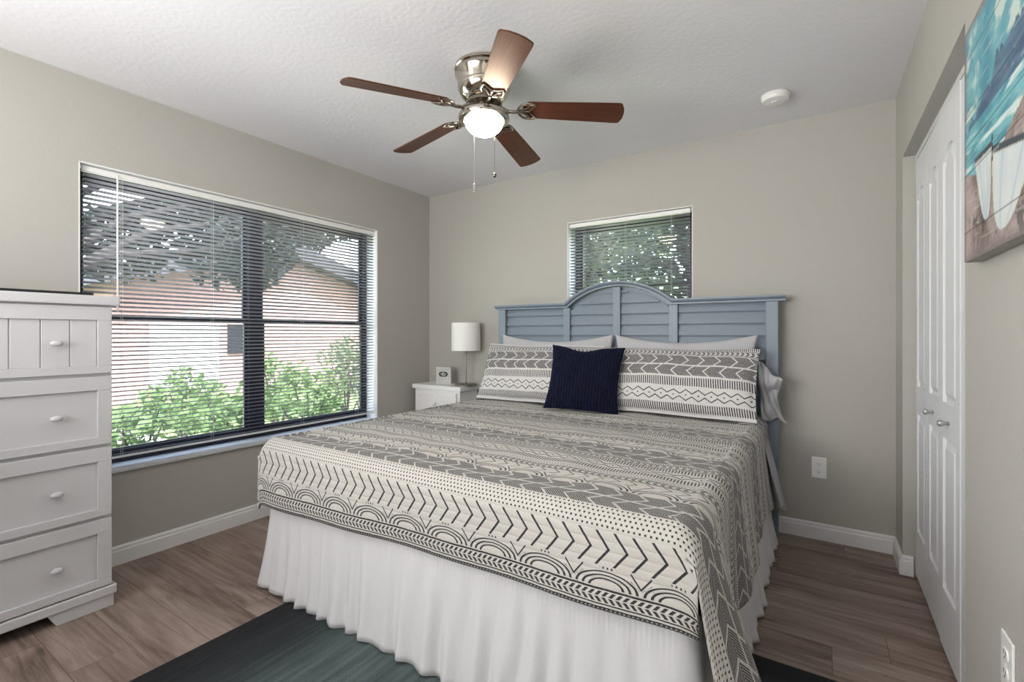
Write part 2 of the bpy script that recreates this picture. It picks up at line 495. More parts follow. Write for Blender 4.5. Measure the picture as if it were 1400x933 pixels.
# ------------------------------------------------------------------ windows
def reveal_left():
    y0, y1, z0, z1 = W1
    m = MB(); xo, xi = XL - TH, XL + .001
    m.box(xo, xi, y0 - .001, y0 + .004, z0, z1)
    m.box(xo, xi, y1 - .004, y1 + .001, z0, z1)
    m.box(xo, xi, y0, y1, z1 - .004, z1 + .001)
    return m
reveal_left().build('trim_1', M_reveal, kind='structure')
m = MB(); x0, x1, z0, z1 = W2
m.box(x0 - .001, x0 + .004, YB - .001, YB + TH, z0, z1); m.box(x1 - .004, x1 + .001, YB - .001, YB + TH, z0, z1)
m.box(x0, x1, YB - .001, YB + TH, z1 - .004, z1 + .001)
m.build('trim_2', M_reveal, kind='structure')
MB().box(XL - .15, XL + .022, W1[0] + .005, W1[1] - .005, W1[2] - .002, W1[2] + .020).build('trim_3', M_marble, kind='structure', bevel=.004)
MB().box(W2[0] + .005, W2[1] - .005, YB - .02, YB + .15, W2[2] - .002, W2[2] + .018).build('trim_4', M_marble, kind='structure', bevel=.004)

def window_left():
    y0, y1, z0, z1 = W1
    z0 += .02
    xa, xb = XL - TH + .008, XL - TH + .060
    root = MB()
    f = .036
    root.box(xa, xb, y0 + .004, y0 + f, z0, z1 - .004); root.box(xa, xb, y1 - f, y1 - .004, z0, z1 - .004)
    root.box(xa, xb, y0 + f, y1 - f, z0, z0 + .045); root.box(xa, xb, y0 + f, y1 - f, z1 - .03, z1 - .004)
    ym = (y0 + y1) / 2
    root.box(xa, xb + .006, ym - .046, ym + .046, z0 + .045, z1 - .03)
    w = root.build('window_1', M_black, kind='structure', bevel=.003)
    for a, b_ in ((y0 + f, ym - .046), (ym + .046, y1 - f)):
        # upper sash (outer track) and lower sash (inner track)
        for zz0, zz1, xo in ((1.25, z1 - .03, xa + .004), (z0 + .045, 1.285, xa + .024)):
            s_ = MB(); g = .022
            s_.box(xo, xo + .02, a, a + g, zz0, zz1); s_.box(xo, xo + .02, b_ - g, b_, zz0, zz1)
            s_.box(xo, xo + .02, a + g, b_ - g, zz0, zz0 + .03); s_.box(xo, xo + .02, a + g, b_ - g, zz1 - .03, zz1)
            so = s_.build('sash', M_black, w, bevel=.002)
            MB().box(xo + .008, xo + .012, a + g - .002, b_ - g + .002, zz0 + .028, zz1 - .028).build('glass', M_glass, so)
window_left()
def window_back():
    x0, x1, z0, z1 = W2
    z0 += .018
    ya, yb = YB + TH - .055, YB + TH - .005
    f = .036
    r = MB()
    r.box(x0 + .004, x0 + f, ya, yb, z0, z1 - .004); r.box(x1 - f, x1 - .004, ya, yb, z0, z1 - .004)
    r.box(x0 + f, x1 - f, ya, yb, z0, z0 + .04); r.box(x0 + f, x1 - f, ya, yb, z1 - .03, z1 - .004)
    w = r.build('window_2', M_black, kind='structure', bevel=.003)
    zm = (z0 + z1) / 2 - .06
    for a0, a1, yo in ((zm - .015, z1 - .03, yb - .024), (z0 + .04, zm + .02, ya + .006)):
        s_ = MB(); g = .022
        s_.box(x0 + f, x0 + f + g, yo, yo + .02, a0, a1); s_.box(x1 - f - g, x1 - f, yo, yo + .02, a0, a1)
        s_.box(x0 + f + g, x1 - f - g, yo, yo + .02, a0, a0 + .03); s_.box(x0 + f + g, x1 - f - g, yo, yo + .02, a1 - .03, a1)
        so = s_.build('sash', M_black, w, bevel=.002)
        MB().box(x0 + f + g - .002, x1 - f - g + .002, yo + .008, yo + .012, a0 + .028, a1 - .028).build('glass', M_glass, so)
window_back()

# mini blinds: built along local +X (width), room side is -Y, origin top left
def blind(name, label, loc, rz, width, drop, cords, wand):
    t = thing(name, label, 'blind', loc, rz)
    MB().box(0, width, -.001, .026, -.030, -.002).build('head_rail', M_rail, t, bevel=.002)
    s_ = MB(); tilt = R(21); pitch = .0232
    z = -.045
    n = 0
    while z > -drop + .025:
        pts = []
        for k in range(5):
            q = -1 + k / 2
            yy = q * .0130; zz = .0018 * (1 - q * q)
            # room side edge (q=-1) tipped up
            pts.append((.0125 + yy * math.cos(tilt) , z - yy * math.sin(tilt) + zz * math.cos(tilt)))
        vs = [(x, a, b_) for x in (.003, width - .003) for a, b_ in pts]
        s_.add(vs, [(k, k + 1, k + 6, k + 5) for k in range(4)])
        z -= pitch; n += 1
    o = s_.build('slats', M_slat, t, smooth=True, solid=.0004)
    MB().box(0, width, .003, .023, z + .004, z + .014).build('bottom_rail', M_rail, t, bevel=.003)
    for cx in cords:
        c = MB()
        for yy in (-.0014, .0262):
            c.tube([(cx, yy, -.03), (cx, yy, z + .005)], .0007, 5)
        c.build('ladder_cord', M_rail, t)
    if wand:
        c = MB(); c.tube([(wand[0], -.012, -.028), (wand[0], -.013, -wand[1])], .0042, 6)
        c.tube([(wand[0], -.004, -.018), (wand[0], -.012, -.030)], .003, 6)
        c.build('tilt_wand', M_rail, t, smooth='auto')
    return t
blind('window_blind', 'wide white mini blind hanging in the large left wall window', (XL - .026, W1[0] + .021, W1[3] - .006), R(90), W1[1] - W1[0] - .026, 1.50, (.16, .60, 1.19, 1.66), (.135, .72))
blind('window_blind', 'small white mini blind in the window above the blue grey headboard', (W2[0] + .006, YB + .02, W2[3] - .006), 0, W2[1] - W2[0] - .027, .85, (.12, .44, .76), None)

# ------------------------------------------------------------------ closet doors (four bifold leaves)
def leaf(idx, ya, yb, fold):
    wd = yb - ya
    m = MB(); x = 0; z0, z1 = .018, 2.015
    t = .034
    # stiles, rails, recessed panels with raised centre (local y 0..wd, face at x=0 towards room -x)
    st = .052
    m.box(0, t, .002, st, z0, z1); m.box(0, t, wd - st, wd - .002, z0, z1)
    for a, b_ in ((z0, .24), (.80, .93), (1.86, z1)): m.box(0, t, st, wd - st, a, b_)
    for a, b_ in ((.24, .80), (.93, 1.86)):
        m.box(.010, t - .008, st, wd - st, a, b_)
        n = 14
        # bevelled raised field, arched at the top
        lo = [(st + .030, a + .030)]; rise = .045 if a > .5 else .0
        def outline(ins):
            pts = [(st + ins, a + ins), (wd - st - ins, a + ins)]
            for k in range(n + 1):
                q = k / n; yy = (wd - st - ins) + (2 * ins + 2 * st - wd) * q
                pts.append((yy, b_ - ins - rise * (1 - math.sin(PI * q))))
            return pts
        o1, o2 = outline(.014), outline(.036)
        k = len(o1)
        vs = [(.0101, y, z) for y, z in o1] + [(.001, y, z) for y, z in o2]
        m.add(vs, [(i, (i + 1) % k, k + (i + 1) % k, k + i) for i in range(k)] + [tuple(range(k, 2 * k))])
        if rise:     # spandrels over the arch
            for q in range(n):
                ya_, yb_ = (st + (wd - 2 * st) * q / n), (st + (wd - 2 * st) * (q + 1) / n)
                za_, zb_ = b_ - rise * (1 - math.sin(PI * q / n)), b_ - rise * (1 - math.sin(PI * (q + 1) / n))
                m.prism([(ya_, za_), (yb_, zb_), (yb_, b_), (ya_, b_)], 'x', 0, t - .002)
    o = m.build('door_%d' % idx, M_door, kind='structure', bevel=.0015, seg=1)
    o.location = (XR + .048 if fold >= 0 else XR + .048 - wd * math.sin(R(-fold)), ya, 0)
    o.rotation_euler = (0, 0, R(fold))
    return o
fa = 1.3
lw = (CL[1] - CL[0] - .012) / 4
for i in range(4):
    ya = CL[0] + .006 + i * lw
    d = leaf(i + 1, ya, ya + lw, 0)
    d.location = (XR + .045 + (.003 if i in (0, 3) else 0), ya, 0)
    d.rotation_euler = (0, 0, R((-.0, .6, -.6, .0)[i]))
    if i in (1, 2):
        kn = MB(); kn.lathe([(.006, 0), (.005, .010), (.009, .015), (.013, .023), (.012, .029), (.006, .033), (0, .034)], 20, Matrix.Rotation(R(-90), 4, 'Y'))
        kn.build('knob', M_knob, d, smooth=True, loc=(0, lw / 2 + (0.0), .862))
# track above the doors
MB().box(XR + .05, XR + .085, CL[0], CL[1], CL[2] - .025, CL[2]).build('trim_5', M_trim, kind='structure')

# ------------------------------------------------------------------ rug
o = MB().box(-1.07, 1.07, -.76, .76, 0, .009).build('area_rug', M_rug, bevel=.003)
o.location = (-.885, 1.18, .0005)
tag(o, 'dark teal woven area rug half under the foot of the bed', 'rug')

# ------------------------------------------------------------------ bed
BX = -1.18
bed = thing('bed', 'king bed frame with blue grey louvered headboard with arched centre', 'bed', (BX, 2.2, 0))
def W(m): return m   # parts below are given relative to the bed origin
def bx_(m, x0, x1, y0, y1, z0, z1): m.box(x0 - BX, x1 - BX, y0 - 2.2, y1 - 2.2, z0, z1); return m
HX0, HX1 = -2.161, -.204
ZS = 1.372; AW = .370; AR = .138
RAD = (AW * AW + AR * AR) / (2 * AR)
def arch(x, off=0):
    d = x - BX
    if abs(d) >= AW: return ZS
    return ZS + AR - RAD + math.sqrt(RAD * RAD - d * d)
hb = MB(); bx_(hb, HX0 + .05, HX1 - .05, 3.175, 3.195, .30, ZS)
N = 24
poly = [(BX - AW - BX, ZS - .01)] + [(-AW + 2 * AW * k / N, arch(BX - AW + 2 * AW * k / N) - .004) for k in range(N + 1)] + [(AW, ZS - .01)]
hb.prism(poly, 'y', 3.175 - 2.2, 3.195 - 2.2)
head = hb.build('headboard', M_blue, bed)
for a in (HX0, HX1 - .064):
    bx_(MB(), a, a + .064, 3.125, 3.195, .0, ZS).build('post', M_blue, head, bevel=.004)
for c, wd_ in ((BX - AW - .012, .052), (BX, .052), (BX + AW + .012, .056)):
    zt = ZS if c != BX else arch(BX) - .004
    bx_(MB(), c - wd_ / 2, c + wd_ / 2, 3.135, 3.180, .45, zt).build('stile', M_blue, head, bevel=.003)
def louver(xa, xb):
    m = MB(); z = ZS - .052 - .074 * 12
    ph = .074
    while z < ZS + AR:
        n = 14
        cols = []
        for k in range(n + 1):
            x = xa + (xb - xa) * k / n
            top = arch(x) - .03 if abs(x - BX) < AW else ZS - .004
            cols.append((x, min(z + ph + .004, top)))
        for k in range(n):
            (x0_, t0), (x1_, t1) = cols[k], cols[k + 1]
            if t0 <= z + .004 or t1 <= z + .004: continue
            # clapboard slat, lower edge stands proud
            def yy(zq): return 3.1490 + .020 * (zq - z) / ph - 2.2
            vs = [(x0_ - BX, yy(z), z), (x1_ - BX, yy(z), z), (x1_ - BX, yy(t1), t1), (x0_ - BX, yy(t0), t0),
                  (x0_ - BX, yy(z) + .009, z), (x1_ - BX, yy(z) + .009, z), (x1_ - BX, yy(t1) + .009, t1), (x0_ - BX, yy(t0) + .009, t0)]
            fs = [(0, 1, 2, 3), (4, 7, 6, 5), (0, 4, 5, 1), (3, 2, 6, 7)]
            if k == 0: fs.append((0, 3, 7, 4))
            if k == n - 1: fs.append((1, 5, 6, 2))
            m.add(vs, fs)
        z += ph
    m.build('louver_panel', M_blue, head)
for xa, xb in ((HX0 + .06, BX - AW - .034), (BX - AW + .012, BX - .024), (BX + .024, BX + AW - .012), (BX + AW + .036, HX1 - .06)): louver(xa, xb)
# cap moulding swept along the top line
path = [(HX0 - .022, ZS), (BX - AW, ZS)] + [(BX - AW + 2 * AW * k / 36, arch(BX - AW + 2 * AW * k / 36)) for k in range(1, 36)] + [(BX + AW, ZS), (HX1 + .036, ZS)]
sec = [(3.195, 0), (3.118, 0), (3.118, .010), (3.100, .018), (3.094, .026), (3.094, .034), (3.205, .034), (3.205, 0)]
cap = MB(); vs = []
for i, (x, z) in enumerate(path):
    a = Vector(path[max(i - 1, 0)]); b_ = Vector(path[min(i + 1, len(path) - 1)]); c_ = Vector(path[i])
    d1 = (c_ - a).normalized() if i else (b_ - c_).normalized(); d2 = (b_ - c_).normalized() if i < len(path) - 1 else d1
    t_ = (d1 + d2).normalized(); n_ = Vector((-t_.y, t_.x)) / max(.5, t_.dot(d1))
    for yy, h in sec: vs.append((x + n_.x * h - BX, yy - 2.2, z + n_.y * h))
k = len(sec)
fs = [(i * k + j, i * k + (j + 1) % k, (i + 1) * k + (j + 1) % k, (i + 1) * k + j) for i in range(len(path) - 1) for j in range(k)]
fs += [tuple(range(k)), tuple((len(path) - 1) * k + j for j in range(k))]
cap.add(vs, fs); cap.build('cap_moulding', M_blue, head)
for xa in (-2.10, -.34):
    bx_(MB(), xa, xa + .03, 1.30, 3.13, .16, .24).build('side_rail', M_black, bed, bevel=.003)
for xa in (-2.10, -.35):
    for ya in (1.34, 2.2):
        bx_(MB(), xa, xa + .04, ya, ya + .04, .010, .16).build('leg', M_black, bed)

bs = MB().box(-.91, .91, -.895, .895, 0, .20).build('box_spring', M_matt, bevel=.02, seg=3)
bs.location = (-1.228, 2.195, .24); tag(bs, 'box spring under the mattress behind the white bed skirt', 'box spring')
mt = MB().box(-.940, .940, -.915, .915, 0, .235).build('mattress', M_matt, bevel=.05, seg=4)
mt.location = (-1.228, 2.195, .44); tag(mt, 'thick king mattress under the patterned quilt', 'mattress')

# ---- bed skirt
def skirt():
    xL_, xR_, yF, yB_ = -2.188, -.262, 1.252, 3.05
    rc = .05
    pts = []
    def seg(a, b_, n):
        for k in range(n): pts.append((a[0] + (b_[0] - a[0]) * k / n, a[1] + (b_[1] - a[1]) * k / n))
    seg((xR_, yB_), (xR_, yF + rc), 300)
    for k in range(12): a = -PI / 2 * k / 12; pts.append((xR_ - rc + rc * math.cos(a), yF + rc + rc * math.sin(a)))
    seg((xR_ - rc, yF), (xL_ + rc, yF), 420)
    for k in range(12): a = -PI / 2 - PI / 2 * k / 12; pts.append((xL_ + rc + rc * math.cos(a), yF + rc + rc * math.sin(a)))
    seg((xL_, yF + rc), (xL_, yB_), 220); pts.append((xL_, yB_))
    n = len(pts) - 1
    rnd = random.Random(3)
    # ruffle profile by irregular folds
    s = [0]
    for i in range(n): s.append(s[-1] + math.dist(pts[i], pts[i + 1]))
    folds = []; q = 0
    while q < s[-1]:
        wd = rnd.uniform(.055, .12); folds.append((q, wd, rnd.uniform(.5, 1.0))); q += wd
    def ruffle(x):
        for a, wd, amp in folds:
            if a <= x < a + wd:
                t = (x - a) / wd
                return amp * (.5 - .5 * math.cos(2 * PI * t)) ** .8
        return 0
    nz = 22; z0, z1 = .012, .455
    m = MB(); vs = []
    for j in range(nz + 1):
        q = j / nz; z = z1 + (z0 - z1) * q
        for i, (x, y) in enumerate(pts):
            a = pts[max(i - 1, 0)]; b_ = pts[min(i + 1, n)]
            tx, ty = b_[0] - a[0], b_[1] - a[1]; L = math.hypot(tx, ty) or 1
            nx, ny = -ty / L, tx / L
            nx, ny = -nx, -ny
            # outward direction
            cx, cy = -1.25, 2.2
            if (x - cx) * nx + (y - cy) * ny < 0: nx, ny = -nx, -ny
            gather = .0025 * math.sin(s[i] * 420) * max(0, 1 - q * 3.5)
            off = .004 + (.034 * q ** 1.2) * ruffle(s[i] + .012 * math.sin(q * 4 + s[i] * 3)) + .034 * q * q + gather + .004 * math.sin(s[i] * 90 + q * 3) * q
            lift = .014 * ruffle(s[i]) * q * (.5 + .5 * math.sin(s[i] * 5))
            vs.append((x + nx * off, y + ny * off, z + lift))
    n1 = n + 1
    fs = [(j * n1 + i, j * n1 + i + 1, (j + 1) * n1 + i + 1, (j + 1) * n1 + i) for j in range(nz) for i in range(n)]
    m.add(vs, fs)
    o = m.build('bed_skirt', M_skirt, smooth=True, solid=.0015)
    tag(o, 'gathered white cloth bed skirt hanging below the quilt to the floor', 'bed skirt')
skirt()

# ---- quilt
QZ = .698; QR = .062; QXL, QXR, QYF = -2.200, -.255, 1.212
ARC = QR * PI / 2
V1 = .212                     # straight front drop
TOPV = V1 + ARC
DR, DL = .40, .22
def prof(d, r):
    """d = arc length past the start of the rounded shoulder -> (outward, down)"""
    if d <= 0: return (d, 0)
    if d < ARC:
        a = d / r; return (r * math.sin(a), r * (1 - math.cos(a)))
    return (r, r + d - ARC)
rq = random.Random(5)
ph = [rq.uniform(0, 6.28) for _ in range(12)]
def soft(x, y):
    return .0030 * math.sin(x * 7 + ph[0] + 2 * math.sin(y * 3)) * math.sin(y * 9 + ph[1]) + .0022 * math.sin(x * 23 + y * 5 + ph[2]) * math.sin(y * 17 + ph[3])
def quilt():
    u0 = -(DL + ARC); topw = (QXR - QXL) - 2 * QR; u1 = topw + ARC + DR
    v1 = TOPV + (3.03 - (QYF + QR))
    NU, NV = 250, 210
    us = [u0 + (u1 - u0) * i / NU for i in range(NU + 1)]
    vsx = [v1 * j / NV for j in range(NV + 1)]
    # snap a grid line to the start of the corners
    def snap(L, val):
        k = min(range(len(L)), key=lambda i: abs(L[i] - val)); L[k] = val; return k
    iL = snap(us, -ARC); iR = snap(us, topw + ARC); jF = snap(vsx, V1)
    m = MB(); uv = []
    for j, v in enumerate(vsx):
        of, df = prof(TOPV - v, QR) if v < TOPV else (-(v - TOPV), 0)
        for i, u in enumerate(us):
            if u > topw:
                ox, dx = prof(u - topw, QR); x = QXR - QR + ox
            elif u < 0:
                ox, dx = prof(-u, QR); x = QXL + QR - ox
            else:
                dx = 0; x = QXL + QR + u
            y = QYF + QR - of
            down_side = max(0, dx - QR)
            z = QZ - dx - df
            if dx == 0 and df == 0: z += soft(x, y) * 1.5 - .008 * ((x - BX) / 1.0) ** 4
            # the right drape: flares and folds, strongest near the foot corner
            if u > topw + ARC * .5:
                q = (u - topw - ARC * .5) / DR
                yy = y - QYF
                fl = .030 + .085 * math.exp(-((yy - .17) / .17) ** 2) - .018 * math.exp(-((yy - .48) / .14) ** 2) + .012 * math.sin(yy * 8 + 1.2) + .006 * math.sin(yy * 21)
                x += fl * q ** 1.25
                z += .05 * q * max(0, (y - 2.2)) / .8
                z += .012 * q * math.sin(yy * 9)
                if df > 0: y -= .012 * q
            elif u < -ARC * .5:
                q = (-u - ARC * .5) / DL
                x -= .004 * q + .006 * q * math.sin(y * 11)
            if v < V1 and -ARC <= u <= topw + ARC:
                q = 1 - v / V1
                z += .050 * q * (u / topw) - .032 * q
                y -= .010 * q * math.sin(u * 4.2 + .6) + .004 * q * math.sin(u * 13)
                if u > topw: y += .035 * q * q * ((u - topw) / ARC) ** 2
                z += dx * .55
            m.v.append((x, y, z)); uv.append((u, v))
    n1 = NU + 1
    for j in range(NV):
        for i in range(NU):
            if j < jF and (i < iL or i >= iR): continue
            a = j * n1 + i
            m.f.append((a, a + 1, a + n1 + 1, a + n1))
    m.uv = uv
    o = m.build('quilt', M_quilt, smooth=True)
    bm = bmesh.new(); bm.from_mesh(o.data)
    bmesh.ops.delete(bm, geom=[v for v in bm.verts if not v.link_faces], context='VERTS')
    bm.to_mesh(o.data); bm.free()
    sm = o.modifiers.new('thickness', 'SOLIDIFY'); sm.thickness = .006; sm.offset = -1
    tag(o, 'black and cream block printed quilt spread over the bed', 'quilt')
quilt()

# ---- grey sheet hanging over the bed side near the headboard
def sheet():
    m = MB()
    def fn(a, b_):
        y = 2.80 + .30 * a
        L = .12 + .43 * (1 - .25 * (1 - a)) + .02 * math.sin(a * 9)
        d = b_ * (L + .05)
        ox, dz = prof(d - .05, .066)
        x = -.262 - .066 + ox + .006
        q = max(0, b_ - .3) / .7
        x += q * (.075 + .020 * math.sin(a * 13 + 2 * b_) + .008 * math.sin(a * 31 + 3))
        z = .709 - dz - .008 * (1 - b_) + .004 * math.sin(a * 20 + b_ * 6)
        y += .02 * q * math.sin(b_ * 7) - .05 * q * (1 - a)
        return (x, y, z)
    m.grid(50, 50, fn)
    o = m.build('sheet', M_sheet, smooth=True, solid=.003)
    tag(o, 'crumpled grey sheet hanging over the right bed side below the pillows', 'sheet')
sheet()

# ---- pillows
def pillow(name, label, cat, m_, w, h, th, base, tilt, rz=0, roll=0, k=.07, kv=.07, group=None, seed=1, flange=0, wr=.004, pw=.45, dent=0, ear=0):
    """base = world point of the middle of the bottom edge; tilt = lean back from upright"""
    rr = random.Random(seed); p_ = [rr.uniform(0, 6.28) for _ in range(8)]
    nu, nv = 48, 36
    m = MB(); uv = []
    def pt(u, v, sgn):
        # slower spacing near edges
        X = w / 2 * u * (1 - k * (1 - v * v) * u * u)
        Z = h / 2 * v * (1 - kv * (1 - u * u) * v * v)
        if dent and v > 0: Z -= dent * v * v * math.exp(-((u + .1) / .42) ** 2)
        if ear: X += ear * max(0, u) ** 6 * (.7 + .5 * math.sin(v * 7 + 1)) ; 
        f = max(0, (1 - u ** 2)) * max(0, (1 - v ** 2))
        if flange:
            uu = min(1, abs(u) / (1 - flange)); vv = min(1, abs(v) / (1 - flange * w / h))
            f = max(0, 1 - uu * uu) * max(0, 1 - vv * vv)
        t = th / 2 * f ** pw
        wrn = wr * (math.sin(u * 11 + v * 5 + p_[0]) * math.sin(v * 9 + p_[1]) + .6 * math.sin(u * 27 + p_[2]) * math.sin(v * 15 + u * 6 + p_[3]))
        Y = sgn * (t + .0012) + wrn * (.4 + min(1, f * 3)) + (.008 * math.sin(u * 5 + p_[4]) if flange else 0)
        return Vector((X, Y, Z + h / 2))
    M = Matrix.Translation(Vector((0, 0, 0))) @ Matrix.Rotation(rz, 4, 'Z') @ Matrix.Rotation(-tilt, 4, 'X') @ Matrix.Rotation(roll, 4, 'Y')
    for sgn in (-1, 1):
        for j in range(nv + 1):
            for i in range(nu + 1):
                a = -1 + 2 * i / nu; b_ = -1 + 2 * j / nv
                a = math.sin(a * PI / 2) * .6 + a * .4; b_ = math.sin(b_ * PI / 2) * .6 + b_ * .4
                m.v.append(tuple(M @ pt(a, b_, sgn))); uv.append((a * w / 2 + w / 2, (b_ + 1) / 2 * h * 1.11))
    n1 = nu + 1; base_n = n1 * (nv + 1)
    for s_ in (0, 1):
        for j in range(nv):
            for i in range(nu):
                q = s_ * base_n + j * n1 + i
                f = (q, q + 1, q + n1 + 1, q + n1)
                m.f.append(f if s_ == 0 else tuple(reversed(f)))
    # rim
    rim = [i for i in range(nu + 1)] + [j * n1 + nu for j in range(1, nv + 1)] + [nv * n1 + i for i in range(nu - 1, -1, -1)] + [j * n1 for j in range(nv - 1, 0, -1)]
    for q in range(len(rim)):
        a, b_ = rim[q], rim[(q + 1) % len(rim)]
        m.f.append((b_, a, a + base_n, b_ + base_n))
    m.uv = uv
    o = m.build(name, m_, smooth=True, loc=base)
    tag(o, label, cat, group)
    return o
pillow('pillow', 'plain grey pillow standing behind the left patterned sham', 'pillow', M_grey, .90, .475, .10, (-1.635, 3.045, .702), R(4), seed=3, wr=.003, kv=.22, k=.03)
pillow('pillow', 'plain grey pillow behind the right patterned sham with drooping end', 'pillow', M_grey, .86, .475, .10, (-.735, 3.045, .702), R(4), seed=4, wr=.004, kv=.22)
pillow('pillow_sham', 'black and white block printed sham on the left side of the bed', 'pillow sham', M_sham, .93, .435, .17, (-1.665, 2.80, .706), R(24), seed=11, flange=.035, k=.03, kv=.04, wr=.004)
pillow('pillow_sham', 'black and white block printed sham on the right side of the bed', 'pillow sham', M_sham, .93, .425, .17, (-.745, 2.80, .706), R(24), seed=12, flange=.035, k=.03, kv=.04, wr=.004)
pillow('throw_pillow', 'square navy blue knit cushion leaning against the patterned shams', 'cushion', M_navy, .475, .425, .13, (-1.235, 2.655, .706), R(21), rz=R(10), roll=R(2), k=.10, kv=.05, seed=8, wr=.003, dent=.03)
# loose pillowcase end folded out past the sham
m = MB()
def caseend(a, b_):
    # a along outward, b_ downwards
    x = -.30 + .125 * a * (1 - .30 * math.sin(b_ * PI)) + .02 * b_
    z = 1.03 - .33 * b_ - .11 * a * (1 - b_) - .02 * a * math.sin(b_ * 9) + .012 * math.sin(a * 8 + b_ * 3)
    y = 2.985 + .05 * b_ + .020 * math.sin(b_ * 12 + a * 5) + .010 * math.sin(a * 16 - b_ * 9) + .03 * a
    return (x, y, z)
m.grid(16, 30, caseend)
o = m.build('pillowcase', M_grey, smooth=True, solid=.004)
tag(o, 'crumpled grey pillowcase end flopping out beside the right sham', 'pillowcase')

# ------------------------------------------------------------------ nightstand with lamp and sign
NX0, NX1, NY0, NY1, NZ = -2.965, -2.43, 2.975, 3.232, .75
ns = thing('nightstand', 'white nightstand in the corner beside the bed', 'nightstand', ((NX0 + NX1) / 2, (NY0 + NY1) / 2, 0))
cx, cy = ns.location.x, ns.location.y
def nb(m, x0, x1, y0, y1, z0, z1): m.box(x0 - cx, x1 - cx, y0 - cy, y1 - cy, z0, z1); return m
nb(MB(), NX0, NX1, NY0, NY1, NZ - .036, NZ).build('table_top', M_white, ns, bevel=.003)
m = nb(MB(), NX0 + .02, NX1 - .02, NY0 + .018, NY1 - .005, .08, NZ - .036); m.build('body', M_white, ns, bevel=.002)
for zz0, zz1 in ((.50, .695), (.295, .48), (.10, .28)):
    d = nb(MB(), NX0 + .045, NX1 - .045, NY0 + .004, NY0 + .018, zz0, zz1)
    g = MB(); a0, a1, y0_, y1_ = NX0 + .045, NX1 - .045, NY0 - .002, NY0 + .004
    for q in ((a0, a1, zz1 - .03, zz1), (a0, a1, zz0, zz0 + .03), (a0, a0 + .035, zz0 + .03, zz1 - .03), (a1 - .035, a1, zz0 + .03, zz1 - .03)):
        nb(d, q[0], q[1], y0_, y1_, q[2], q[3])
    for k in range(1, 5):
        xx = a0 + .035 + (a1 - a0 - .07) * k / 5
        nb(d, xx - .03, xx + .03, NY0 + .002, NY0 + .0045, zz0 + .03, zz1 - .03)
    dr = d.build('drawer', M_white, ns, bevel=.0015)
    kn = MB(); kn.lathe([(.006, 0), (.006, .01), (.015, .018), (.015, .024), (0, .03)], 16, Matrix.Translation(((a0 + a1) / 2 - cx, NY0 - .0 - cy, (zz0 + zz1) / 2)) @ Matrix.Rotation(R(90), 4, 'X'))
    kn.build('knob', M_white, dr, smooth=True)
for a in (NX0 + .02, NX1 - .065):
    for b_ in (NY0 + .02, NY1 - .05): nb(MB(), a, a + .045, b_, b_ + .04, 0, .08).build('leg', M_white, ns, bevel=.002)

lp = thing('table_lamp', 'small table lamp with white drum shade on the corner nightstand', 'lamp', (-2.492, 3.125, NZ))
MB().lathe([(0, 0), (.092, 0), (.095, .004), (.095, .011), (.088, .015), (.02, .018), (.012, .022), (0, .022)], 40).build('base', M_lampmetal, lp, smooth='auto')
MB().lathe([(.0065, .018), (.0065, .36), (.003, .37)], 14).build('stem', M_lampmetal, lp, smooth='auto')
MB().lathe([(.121, .292), (.119, .524), (.1165, .524), (.1185, .292), (.121, .292)], 48).build('lamp_shade', M_shade, lp, smooth='auto')
m = MB()
for k in range(3):
    a = 2 * PI * k / 3; m.tube([(0, 0, .36), (.1175 * math.cos(a), .1175 * math.sin(a), .34)], .0015, 5)
m.build('shade_ring', M_lampmetal, lp)

sg = thing('sign_block', 'small square grey wood sign block on the nightstand beside the lamp', 'sign', (-2.715, 3.105, NZ), R(12))
MB().box(-.073, .073, -.014, .014, 0, .148).build('block', M_sign, sg, bevel=.002)
m = MB(); pts = []
for k in range(24):
    a = 2 * PI * k / 24
    q = 1.6
    pts.append((.040 * math.copysign(abs(math.cos(a)) ** (1 / q), math.cos(a)), .085 + .021 * math.copysign(abs(math.sin(a)) ** (1 / q), math.sin(a))))
m.prism(pts, 'y', -.0158, -.0135)
m.prism([(-.046, .085), (-.038, .095), (-.038, .075)], 'y', -.0158, -.0135); m.prism([(.046, .085), (.038, .075), (.038, .095)], 'y', -.0158, -.0135)
pl = m.build('plaque', M_blackgloss, sg)
m = MB(); rr = random.Random(2)
for zc, x0, x1 in ((.096, -.012, .012), (.087, -.026, .026), (.076, -.014, .022)):
    x = x0
    while x < x1:
        w_ = rr.uniform(.0022, .0045); m.box(x, x + w_, -.0164, -.0157, zc - .0028, zc + .0028); x += w_ + .0016
m.build('lettering', M_plastic, pl)

